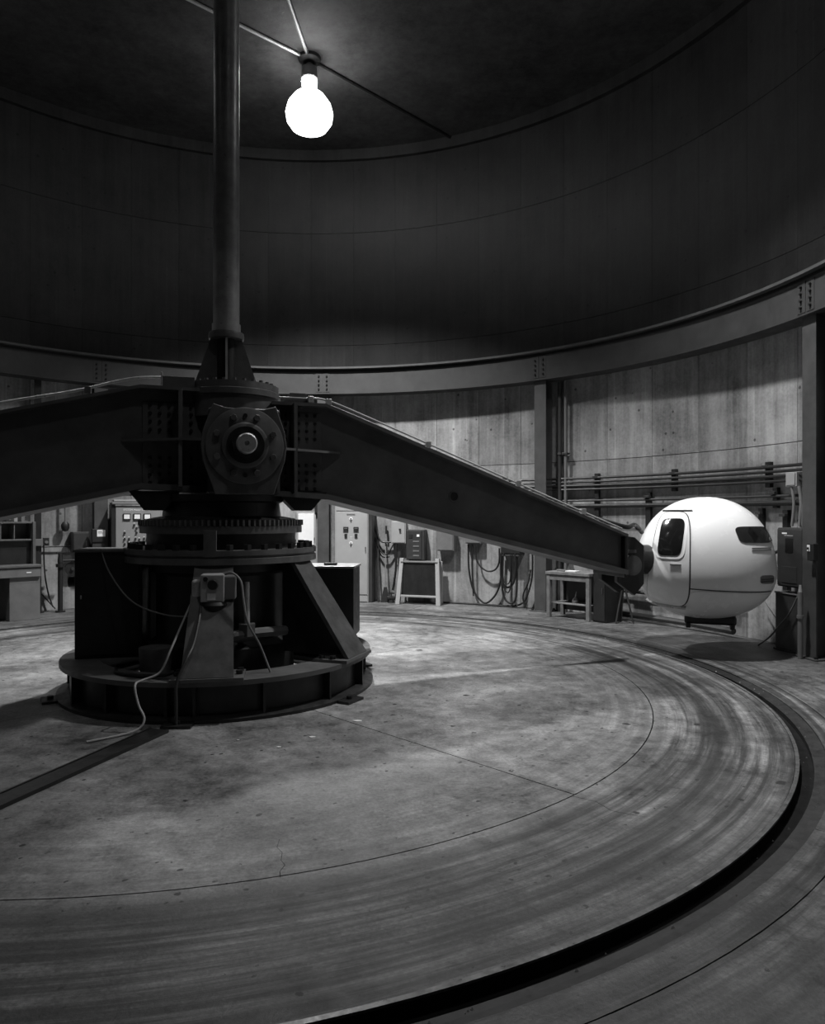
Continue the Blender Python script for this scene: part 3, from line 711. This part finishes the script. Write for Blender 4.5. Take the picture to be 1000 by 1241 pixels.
# small bench under the arm, right
s = at_wall('workbench', 'small grey timber workbench under the sloping arm', 'bench', 44.3, 7.05)
part(s, 'top', 'wood', b=(-.46, .46, -.27, .27, .78, .83)); part(s, 'apron', 'wood', b=(-.42, .42, -.25, -.23, .68, .78))
for sx in (-1, 1):
    for sy in (-1, 1): part(s, 'leg', 'wood', b=(sx * .41 - .035, sx * .41 + .035, sy * .22 - .035, sy * .22 + .035, 0, .78))
part(s, 'lower_shelf', 'wood', b=(-.41, .41, -.2, .22, .25, .27)); part(s, 'back_panel', 'black', b=(-.41, .41, .235, .25, .1, .78))
tag(MB().box(-.14, .06, -.09, .09, .831, .85, Matrix.Translation(polar(7.0, 44.2)) @ Matrix.Rotation(R(-40), 4, 'Z')).build('paper_stack', 'paper', None, bev=.004), 'pale papers lying on the small bench under the arm', 'papers')
tag(MB().box(-.09, .09, -.05, .05, .831, .86, Matrix.Translation(polar(7.0, 46.3)) @ Matrix.Rotation(R(-50), 4, 'Z')).build('bench_tray', 'midgrey', None, bev=.006), 'small flat grey tray on the left end of the bench', 'tray')
s = thing('oil_can', 'pale oil can on the lower shelf of the small bench', 'can', (*polar(7.05, 44.3)[:2], .271))
MB().lathe([(0, 0), (.06, 0), (.06, .05), (.012, .1), (0, .1)], 20).build('body', 'bright', s, True); MB().cyl((0, 0, .1), (.02, 0, .2), .01, .006, 10).build('spout', 'bright', s, True)
s = at_wall('dark_locker', 'narrow black locker beside the right end of the small bench', 'locker', 39.2, 7.1)
part(s, 'body', 'black', b=(-.13, .13, -.22, .25, 0, 1.02), bev=.008); part(s, 'door', 'black', b=(-.115, .115, -.235, -.22, .03, .99)); part(s, 'handle', 'dark', b=(.06, .08, -.25, -.235, .5, .6))
s = at_wall('tripod_stand', 'dark three-legged stand by the wall left of the capsule', 'stand', 36.8, 7.15)
for a in (20, 140, 260): MB().cyl((.0, 0, .72), (.17 * cos(R(a)), .17 * sin(R(a)), 0.008), .018, .014, 10).build('leg', 'dark', s, True)
MB().cyl((0, 0, .68), (0, 0, .84), .04, .04, 16).build('head', 'dark', s, True); MB().cyl((0, 0, .84), (0, 0, .87), .12, .12, 24).build('plate', 'bright', s, True)
# pipes by the column
for k, t in enumerate((49.45, 48.5)):
    s = at_wall('riser_pipe', ['dark vertical pipe against the column beside the cable loops', 'thinner dark vertical pipe right of the cable-loop column'][k], 'pipe', t, 7.60, 'riser pipes beside the column')
    MB().cyl((0, 0, 0), (0, 0, 4.4), .045 - .015 * k, .045 - .015 * k, 16).build('pipe', ['dark', 'midgrey'][k], s, True)
    for z in (1.0, 1.9, 3.0): part(s, 'pipe_clip', 'dark', b=(-.055, .055, -.055, .06, z, z + .04))

# boxes behind the arm
b = wall_box('wall_box', 'pale flat electrical box with a small black knob left of the dark controller', 'electrical box', 76.1, .32, 1.24, 1.72, .14, 'cab')
part(b, 'knob', 'rubber', b=(.02, .06, -.19, -.155, .28, .32))
s = at_wall('motor_controller', 'dark controller box with lit button above the low rack', 'controller', 73.1, 7.69, None, .90)
part(s, 'body', 'dark', b=(-.20, .20, -.22, 0, 0, .64), bev=.008); d_ = part(s, 'front', 'dark', b=(-.18, .14, -.24, -.22, .02, .62))
part(d_, 'lit_button', 'label', b=(.04, .10, -.25, -.24, .49, .54), bev=.004)
for k in range(4): part(d_, 'nameplate', 'midgrey', b=(-.04, .09, -.245, -.24, .08 + k * .1, .11 + k * .1), bev=0)
part(d_, 'meter', 'rubber', b=(-.13, -.05, -.246, -.24, .46, .54), bev=0)
part(s, 'mount_foot', 'dark', b=(-.18, .18, -.1, 0, -.03, 0))
b = wall_box('wall_box', 'mid grey electrical box on the wall right of the dark controller', 'electrical box', 68.1, .38, 1.10, 1.55, .20, 'midgrey')
b = wall_box('wall_box', 'grey box partly hidden by the arm with cables hanging below', 'electrical box', 63.6, .34, 1.26, 1.66, .16, 'midgrey')
b = wall_box('wall_box', 'dark box with coiled cables hanging under it', 'electrical box', 57.2, .44, 1.06, 1.40, .18, 'rubber')
part(b, 'cable_hook', 'dark', b=(-.2, .2, -.24, -.18, -.03, .0))
s = at_wall('wall_valve', 'small black valve handle on the wall beside the light grey cabinet', 'valve', 78.2, 7.69, None, 1.5)
MB().cyl((0, 0, 0), (0, -.1, 0), .025, .025, 12).build('stem', 'rubber', s, True); part(s, 'handle', 'rubber', b=(-.02, .02, -.12, -.1, -.06, .12))
LOOPS = {'long black cable loop hanging down to the floor left of the coil': (7.60, .020, [(64.5, 1.25), (64.4, .72), (63.6, .29), (61.8, .05), (60.1, .21), (59.2, .5), (58.9, .92), (58.8, 1.19)]),
 'shallow black cable loop hanging at mid height beside the coil': (7.56, .018, [(63.3, 1.25), (62.9, .9), (61.5, .72), (60.1, .73), (59.3, .88), (59.2, 1.18)]),
 'straight black cable dropping from the grey box under the arm': (7.58, .014, [(63.8, 1.25), (63.75, .56), (63.6, .18)]),
 'outer loop of the cable coil hanging on the wall': (7.50, .020, [(58.4, 1.09), (58.5, .34), (57.4, .1), (56.2, .24), (56.1, 1.06)]),
 'thick middle loop of the hanging cable coil': (7.47, .022, [(58.6, 1.09), (58.6, .59), (57.7, .41), (56.6, .5), (56.2, .77), (56.3, 1.09)]),
 'inner narrow loop of the hanging cable coil': (7.44, .014, [(58.1, 1.09), (58.2, .51), (57.5, .31), (56.9, .46), (56.7, 1.06)]),
 'smallest loop of the hanging cable coil': (7.42, .012, [(58.0, 1.09), (58.1, .59), (57.4, .48), (56.9, .6), (56.9, 1.06)]),
 'black cable lying along the foot of the wall under the loops': (7.58, .018, [(68.6, .02), (62.9, .02), (57.4, .03), (55.5, .1), (54.7, .25), (53.9, .62), (53.8, 1.11)]),
 'short black cable rising beside the column right of the coil': (7.50, .016, [(54.6, .02), (55.1, .25), (54.2, .53), (53.8, .78)]),
 'black cable drooping from the light grey cabinet to the pale box': (7.60, .020, [(80.4, 1.75), (79.9, 1.48), (79.0, 1.28), (77.2, 1.27)]),
 'second black cable sagging under the pale box': (7.58, .016, [(80.4, 1.43), (79.1, 1.07), (78.0, 1.02), (77.0, 1.22)]),
 'thick black cable hanging from the pale box behind the rack': (7.58, .024, [(76.5, 1.24), (76.6, .68), (77.1, .24)]),
 'thin black cable lowest of those sagging beside the light grey cabinet': (7.62, .012, [(79.8, 1.21), (79.0, .96), (77.7, .95)]),
 'black cable hanging from the switch on the left post': (7.60, .014, [(130.7, 1.27), (130.6, .81), (130.2, .41), (129.5, .08)]),
 'short black cable crossing at the foot of the left pale wall': (7.58, .012, [(131.0, .34), (130.3, .22), (129.2, .04)])}
for lab, (r_, rad, pts) in LOOPS.items(): cable(wp(r_, pts), rad, lab, 'rubber', 'cables on the wall')
s = thing('leaning_rod', 'long dark rod leaning on the wall beside the light grey cabinet', 'rod', polar(7.4, 79.2)); MB().cyl((0, 0, .012), (-.02, .25, 1.45), .016, .016, 10).build('shaft', 'dark', s, True); MB().cyl((0, 0, .01), (-.005, .01, .09), .03, .02, 10).build('foot', 'rubber', s, True)
s = thing('leaning_broom', 'short broom with dark bristles leaning on the wall beside the rod', 'broom', polar(7.4, 78.0)); MB().cyl((0, 0, .2), (.0, .26, 1.3), .014, .014, 10).build('handle', 'midgrey', s, True)
MB().add([(-.1, -.04, 0), (.1, -.04, 0), (.1, .04, 0), (-.1, .04, 0), (-.03, .0, .32), (.03, .0, .32), (.03, .05, .32), (-.03, .05, .32)], [(0, 3, 2, 1), (4, 5, 6, 7), (0, 1, 5, 4), (1, 2, 6, 5), (2, 3, 7, 6), (3, 0, 4, 7)]).build('bristles', 'rubber', s)
s = thing('floor_valve', 'small black valve on the floor left of the low rack', 'valve', polar(7.35, 76.9))
MB().cyl((0, 0, 0), (0, 0, .06), .07, .06, 12).build('base', 'rubber', s, True); part(s, 'bonnet', 'rubber', b=(-.09, .09, -.05, .05, .06, .14), bev=.02); MB().lathe([(.05, .19), (.07, .19), (.07, .21), (.05, .21)], 20).build('hand_wheel', 'rubber', s, True); MB().cyl((0, 0, .14), (0, 0, .21), .012, .012, 8).build('stem', 'rubber', s)
# low rack
s = at_wall('low_rack', 'low rack with pale splayed legs and black panel against the wall', 'rack', 71.9, 7.25)
for sx in (-1, 1):
    MB().add([(sx * .44 - .045, -.12, 0), (sx * .44 + .045, -.12, 0), (sx * .44 + .045, -.03, 0), (sx * .44 - .045, -.03, 0),
              (sx * .385 - .04, 0, .95), (sx * .385 + .04, 0, .95), (sx * .385 + .04, .07, .95), (sx * .385 - .04, .07, .95)],
             [(0, 3, 2, 1), (4, 5, 6, 7), (0, 1, 5, 4), (1, 2, 6, 5), (2, 3, 7, 6), (3, 0, 4, 7)]).build('leg', 'cab', s)
    part(s, 'rear_leg', 'cab', b=(sx * .40 - .03, sx * .40 + .03, .24, .3, 0, .88))
part(s, 'panel', 'black', b=(-.40, .40, .0, .03, .17, .86)); part(s, 'crossbar', 'cab', b=(-.40, .40, -.085, -.04, .15, .19)); part(s, 'top', 'midgrey', b=(-.40, .40, -.02, .30, .86, .885))

# tall light grey cabinet
s = at_wall('control_cabinet', 'tall light grey control cabinet with two dark meters', 'cabinet', 83.3, 7.25)
part(s, 'body', 'cab', b=(-.38, .34, 0, .4, 0, 2.12), bev=.008); part(s, 'side_panel', 'dark', b=(.34, .42, .0, .4, 0, 2.08))
d_ = part(s, 'door', 'cab', b=(-.35, .32, -.02, 0, .17, 1.92), bev=.005); part(s, 'kick_panel', 'cab', b=(-.35, .32, -.012, 0, .02, .15)); part(s, 'header', 'cab', b=(-.35, .32, -.012, 0, 1.94, 2.10))
for sx in (-.14, .08):
    mt = part(d_, 'meter', 'rubber', b=(sx - .055, sx + .055, -.035, -.02, 1.50, 1.60)); part(mt, 'scale', 'midgrey', b=(sx - .035, sx + .035, -.037, -.035, 1.56, 1.575), bev=0)
    part(d_, 'switch', 'rubber', b=(sx - .03, sx + .03, -.035, -.02, 1.37, 1.455))
for z in (1.77, 1.26):
    k = MB().cyl((-.03, -.02, z), (-.03, -.03, z), .032, .032, 20).build('dial_ring', 'label', d_, True); MB().cyl((-.03, -.03, z), (-.03, -.05, z), .014, .014, 12).build('push_button', 'rubber', k, True)
part(d_, 'handle', 'rubber', b=(.275, .29, -.04, -.02, 1.08, 1.18)); part(d_, 'nameplate', 'midgrey', b=(-.12, .06, -.025, -.02, 1.855, 1.875), bev=0)
for z in (1.34, 1.38): part(d_, 'caption_strip', 'label', b=(-.05, 0, -.023, -.02, z, z + .008), bev=0)
s = at_wall('white_panel', 'bright white wall panel seen between turntable and column', 'panel', 91.3, 7.68, None, 1.2)
part(s, 'sheet', 'label', b=(-.2, .14, -.05, 0, 0, .68), bev=.004); part(s, 'frame', 'cab', b=(-.24, .18, -.03, .01, -.04, .72)); part(s, 'hinge', 'dark', b=(.14, .16, -.06, -.05, .1, .16), bev=0)
strut(89.9, 1.9, 2.32, 'dark bracket on the wall behind the hub right side', .03)

# left: motor control panel with three meters
s = at_wall('meter_panel', 'grey control panel with three white meters and rows of black knobs', 'control panel', 118.6, 7.05)
part(s, 'body', 'panelgrey', b=(-.36, .48, 0, .42, 0, 2.03), bev=.006); part(s, 'side_panel', 'black', b=(-.43, -.36, -.01, .42, 0, 2.06))
part(s, 'hood', 'midgrey', b=(-.42, .46, -.05, .42, 2.06, 2.10)); part(s, 'hood', 'cab', b=(-.38, .30, 0, .42, 2.12, 2.15))
fc = part(s, 'front', 'panelgrey', b=(-.35, .47, -.015, 0, .1, 2.02))
for k in range(3):
    x = -.15 + k * .19; mt = part(fc, 'meter', 'rubber', b=(x - .07, x + .07, -.035, -.015, 1.75, 1.88)); part(mt, 'scale', 'label', b=(x - .052, x + .052, -.038, -.035, 1.775, 1.86), bev=0)
kb = MB().cyl((0, 0, 0), (0, -.03, 0), .022, .018, 12).mesh('knob', True)
for x, z in ((-.19, 1.50), (-.19, 1.38), (-.19, 1.28), (-.19, 1.18), (-.11, 1.38), (-.11, 1.28), (-.11, 1.18), (-.11, 1.08), (.03, 1.50), (.01, 1.38), (-.015, 1.65), (.095, 1.66), (.03, 1.59), (.08, 1.36), (.17, 1.38), (.23, 1.39)):
    o = link('knob', kb, 'rubber', fc); o.location = (x, -.015, z); tg = part(o, 'tick', 'label', b=(-.012, .012, -.002, 0, .035, .045), bev=0)
text(fc, 'lettering', 'SYSTEM Motor Control', .052, (.04, -.017, 1.935), (pi / 2, 0, 0), 'label')
s = at_wall('side_cabinet', 'small grey cabinet seen right of the three-meter panel', 'cabinet', 113.6, 7.3)
part(s, 'body', 'panelgrey', b=(-.14, .5, 0, .3, 0, 2.0), bev=.006); part(s, 'door', 'panelgrey', b=(-.12, .48, -.015, 0, .05, 1.96)); part(s, 'latch', 'rubber', b=(-.1, -.08, -.03, -.015, 1.0, 1.1))
# label box on column
s = thing('labelled_box', 'dark box with white label on the column left of the meter panel', 'electrical box', polar(7.335, 123.7, 1.32), R(123.7 - 90))
part(s, 'body', 'rubber', b=(-.12, .12, -.1, 0, 0, .26), bev=.008); lb = part(s, 'label_plate', 'label', b=(-.03, .12, -.106, -.1, .11, .24), bev=0)
for k, (z, w_) in enumerate(((.20, .07), (.175, .09))): part(lb, 'print_line', 'dark', b=(-.01, -.01 + w_, -.108, -.106, z, z + .008), bev=0)
part(s, 'lower_cover', 'dark', b=(-.11, .12, -.08, 0, -.12, 0))
# dark post with switch
s = at_wall('dark_post', 'dark narrow steel post between the console and the pale left wall', 'post', 131.8, 7.5)
part(s, 'flange', 'black', b=(-.06, .06, -.08, -.06, .02, 4.4)); part(s, 'web', 'black', b=(-.01, .01, -.06, .1, .02, 4.4)); part(s, 'base_plate', 'black', b=(-.1, .1, -.12, .12, 0, .02))
s = at_wall('wall_switch', 'small grey switch box on the dark post at left', 'switch', 131.2, 7.41, None, 1.27)
part(s, 'box', 'midgrey', b=(-.14, .0, -.05, 0, 0, .13)); part(s, 'cover', 'rubber', b=(.0, .1, -.06, 0, 0, .15)); MB().cyl((.05, -.06, .07), (.05, -.075, .07), .03, .03, 14).build('button', 'midgrey', s, True)
# alarm bell on a drop pipe
s = at_wall('hanging_horn', 'black bell-shaped horn hanging from a drop pipe on the pale left wall', 'horn', 127.9, 7.55, None, 1.54)
MB().lathe([(0, .02), (.05, 0), (.075, .06), (.075, .13), (.04, .18), (0, .18)], 20).build('bell', 'rubber', s, True); MB().cyl((0, 0, .17), (0, 0, .9), .022, .022, 10).build('drop_pipe', 'midgrey', s, True); MB().cyl((0, 0, .02), (0, 0, -.01), .03, .02, 12).build('clapper', 'dark', s, True)
# standpipe with valve
s = at_wall('standpipe', 'black standpipe with valve by the pale left wall', 'standpipe', 129.0, 7.3)
MB().cyl((0, 0, 0), (0, 0, .95), .045, .045, 16).build('pipe', 'rubber', s, True); MB().cyl((0, 0, .86), (0, 0, .92), .08, .08, 16).build('pipe_flange', 'rubber', s, True)
MB().cyl((0, 0, .95), (0, 0, 1.12), .05, .035, 12).build('valve_body', 'rubber', s, True); MB().cyl((0, 0, .98), (.25, 0, .98), .022, .022, 10).build('outlet', 'rubber', s, True); part(s, 'lever', 'rubber', b=(-.07, .09, -.015, .015, 1.12, 1.15)); MB().cyl((0, 0, 0), (0, 0, .03), .09, .09, 16).build('foot', 'rubber', s, True)
s = at_wall('hose_reel', 'black round hose reel on the wall beside the standpipe', 'reel', 126.9, 7.68, None, .8)
MB().lathe([(0, 0), (.05, 0), (.05, .08), (.13, .08), (.13, .11), (0, .11)], 28, m=Matrix.Rotation(R(90), 4, 'X')).build('drum', 'rubber', s, True); MB().cyl((0, -.11, 0), (0, -.15, 0), .03, .03, 12).build('hub', 'dark', s, True)
s = at_wall('wall_cabinet', 'dark cabinet hung on the wall left of the labelled column', 'cabinet', 125.9, 7.64)
part(s, 'body', 'dark', b=(-.15, .15, -.2, .05, 1.12, 1.52), bev=.006); part(s, 'door', 'dark', b=(-.135, .135, -.215, -.2, 1.14, 1.5)); part(s, 'handle', 'midgrey', b=(.08, .10, -.23, -.215, 1.25, 1.35))
# console at the left edge
s = at_wall('operator_console', 'grey console desk with open pigeonholes at the left edge', 'console', 136.6, 6.85)
part(s, 'back', 'shelf', b=(-.6, .36, .28, .30, .7, 1.75)); part(s, 'top_shelf', 'shelf', b=(-.62, .38, -.02, .30, 1.70, 1.73)); part(s, 'mid_shelf', 'shelf', b=(-.6, .36, -.02, .28, 1.39, 1.42))
part(s, 'side', 'shelf', b=(.33, .38, -.05, .30, .95, 1.73)); part(s, 'side', 'shelf', b=(-.62, -.58, -.05, .30, .95, 1.73))
for x in (-.4, -.18, .04): part(s, 'divider', 'midgrey', b=(x - .008, x + .008, 0, .28, 1.42, 1.70))
part(s, 'instrument_panel', 'black', b=(-.58, .33, .05, .28, .97, 1.39)); part(s, 'desk_top', 'shelf', b=(-.64, .40, -.32, .30, .93, .97)); part(s, 'drawer', 'midgrey', b=(-.62, .38, -.30, -.05, .76, .92)); part(s, 'tag', 'label', b=(.14, .22, -.304, -.30, .83, .85), bev=0)
part(s, 'pedestal_drawer', 'midgrey', b=(-.12, .38, -.26, .28, 0, .76), bev=.006); part(s, 'pedestal_drawer', 'dark', b=(-.62, -.45, -.26, .28, 0, .76))
for k, x in enumerate((-.5, -.42, -.35, -.05, .08, .2)):
    m_ = Matrix.Translation(polar(6.85, 136.6)) @ Matrix.Rotation(R(46.6), 4, 'Z')
    h = (.20, .26, .22, .25, .18, .23)[k]
    tag(MB().box(x - .03, x + .03, .05, .25, 1.731, 1.731 + h, m_).build('binder', ['dark', 'cab', 'midgrey'][k % 3], None, bev=.004),
        ['dark binder at the left end of', 'pale binder second from left on', 'grey binder third from left on', 'dark binder in the middle of', 'pale short binder right of middle on', 'grey binder at the right end of'][k] + ' the console top', 'binder', 'binders on the console')

# ---------------------------------------------------------------- small debris on the floor
for i, (x, y, s_) in enumerate(((1.28, -2.02, .025), (1.05, -2.28, .016), (.68, -2.1, .012), (1.62, -1.55, .03))):
    mb = MB(); k = 7
    poly = [(x + s_ * (1 + .5 * random.random()) * cos(2 * pi * j / k), y + .6 * s_ * (1 + .5 * random.random()) * sin(2 * pi * j / k)) for j in range(k)]
    tag(mb.prism(poly, 0.0, .006, 'xy').build('paper_scrap', 'paper'), ['pale scrap on the floor just right of the pedestal front', 'small pale scrap nearest the camera before the pedestal', 'tiny pale chip before the front buttress', 'pale strip beside the pedestal ring at right'][i], 'scrap', 'scraps on the floor')
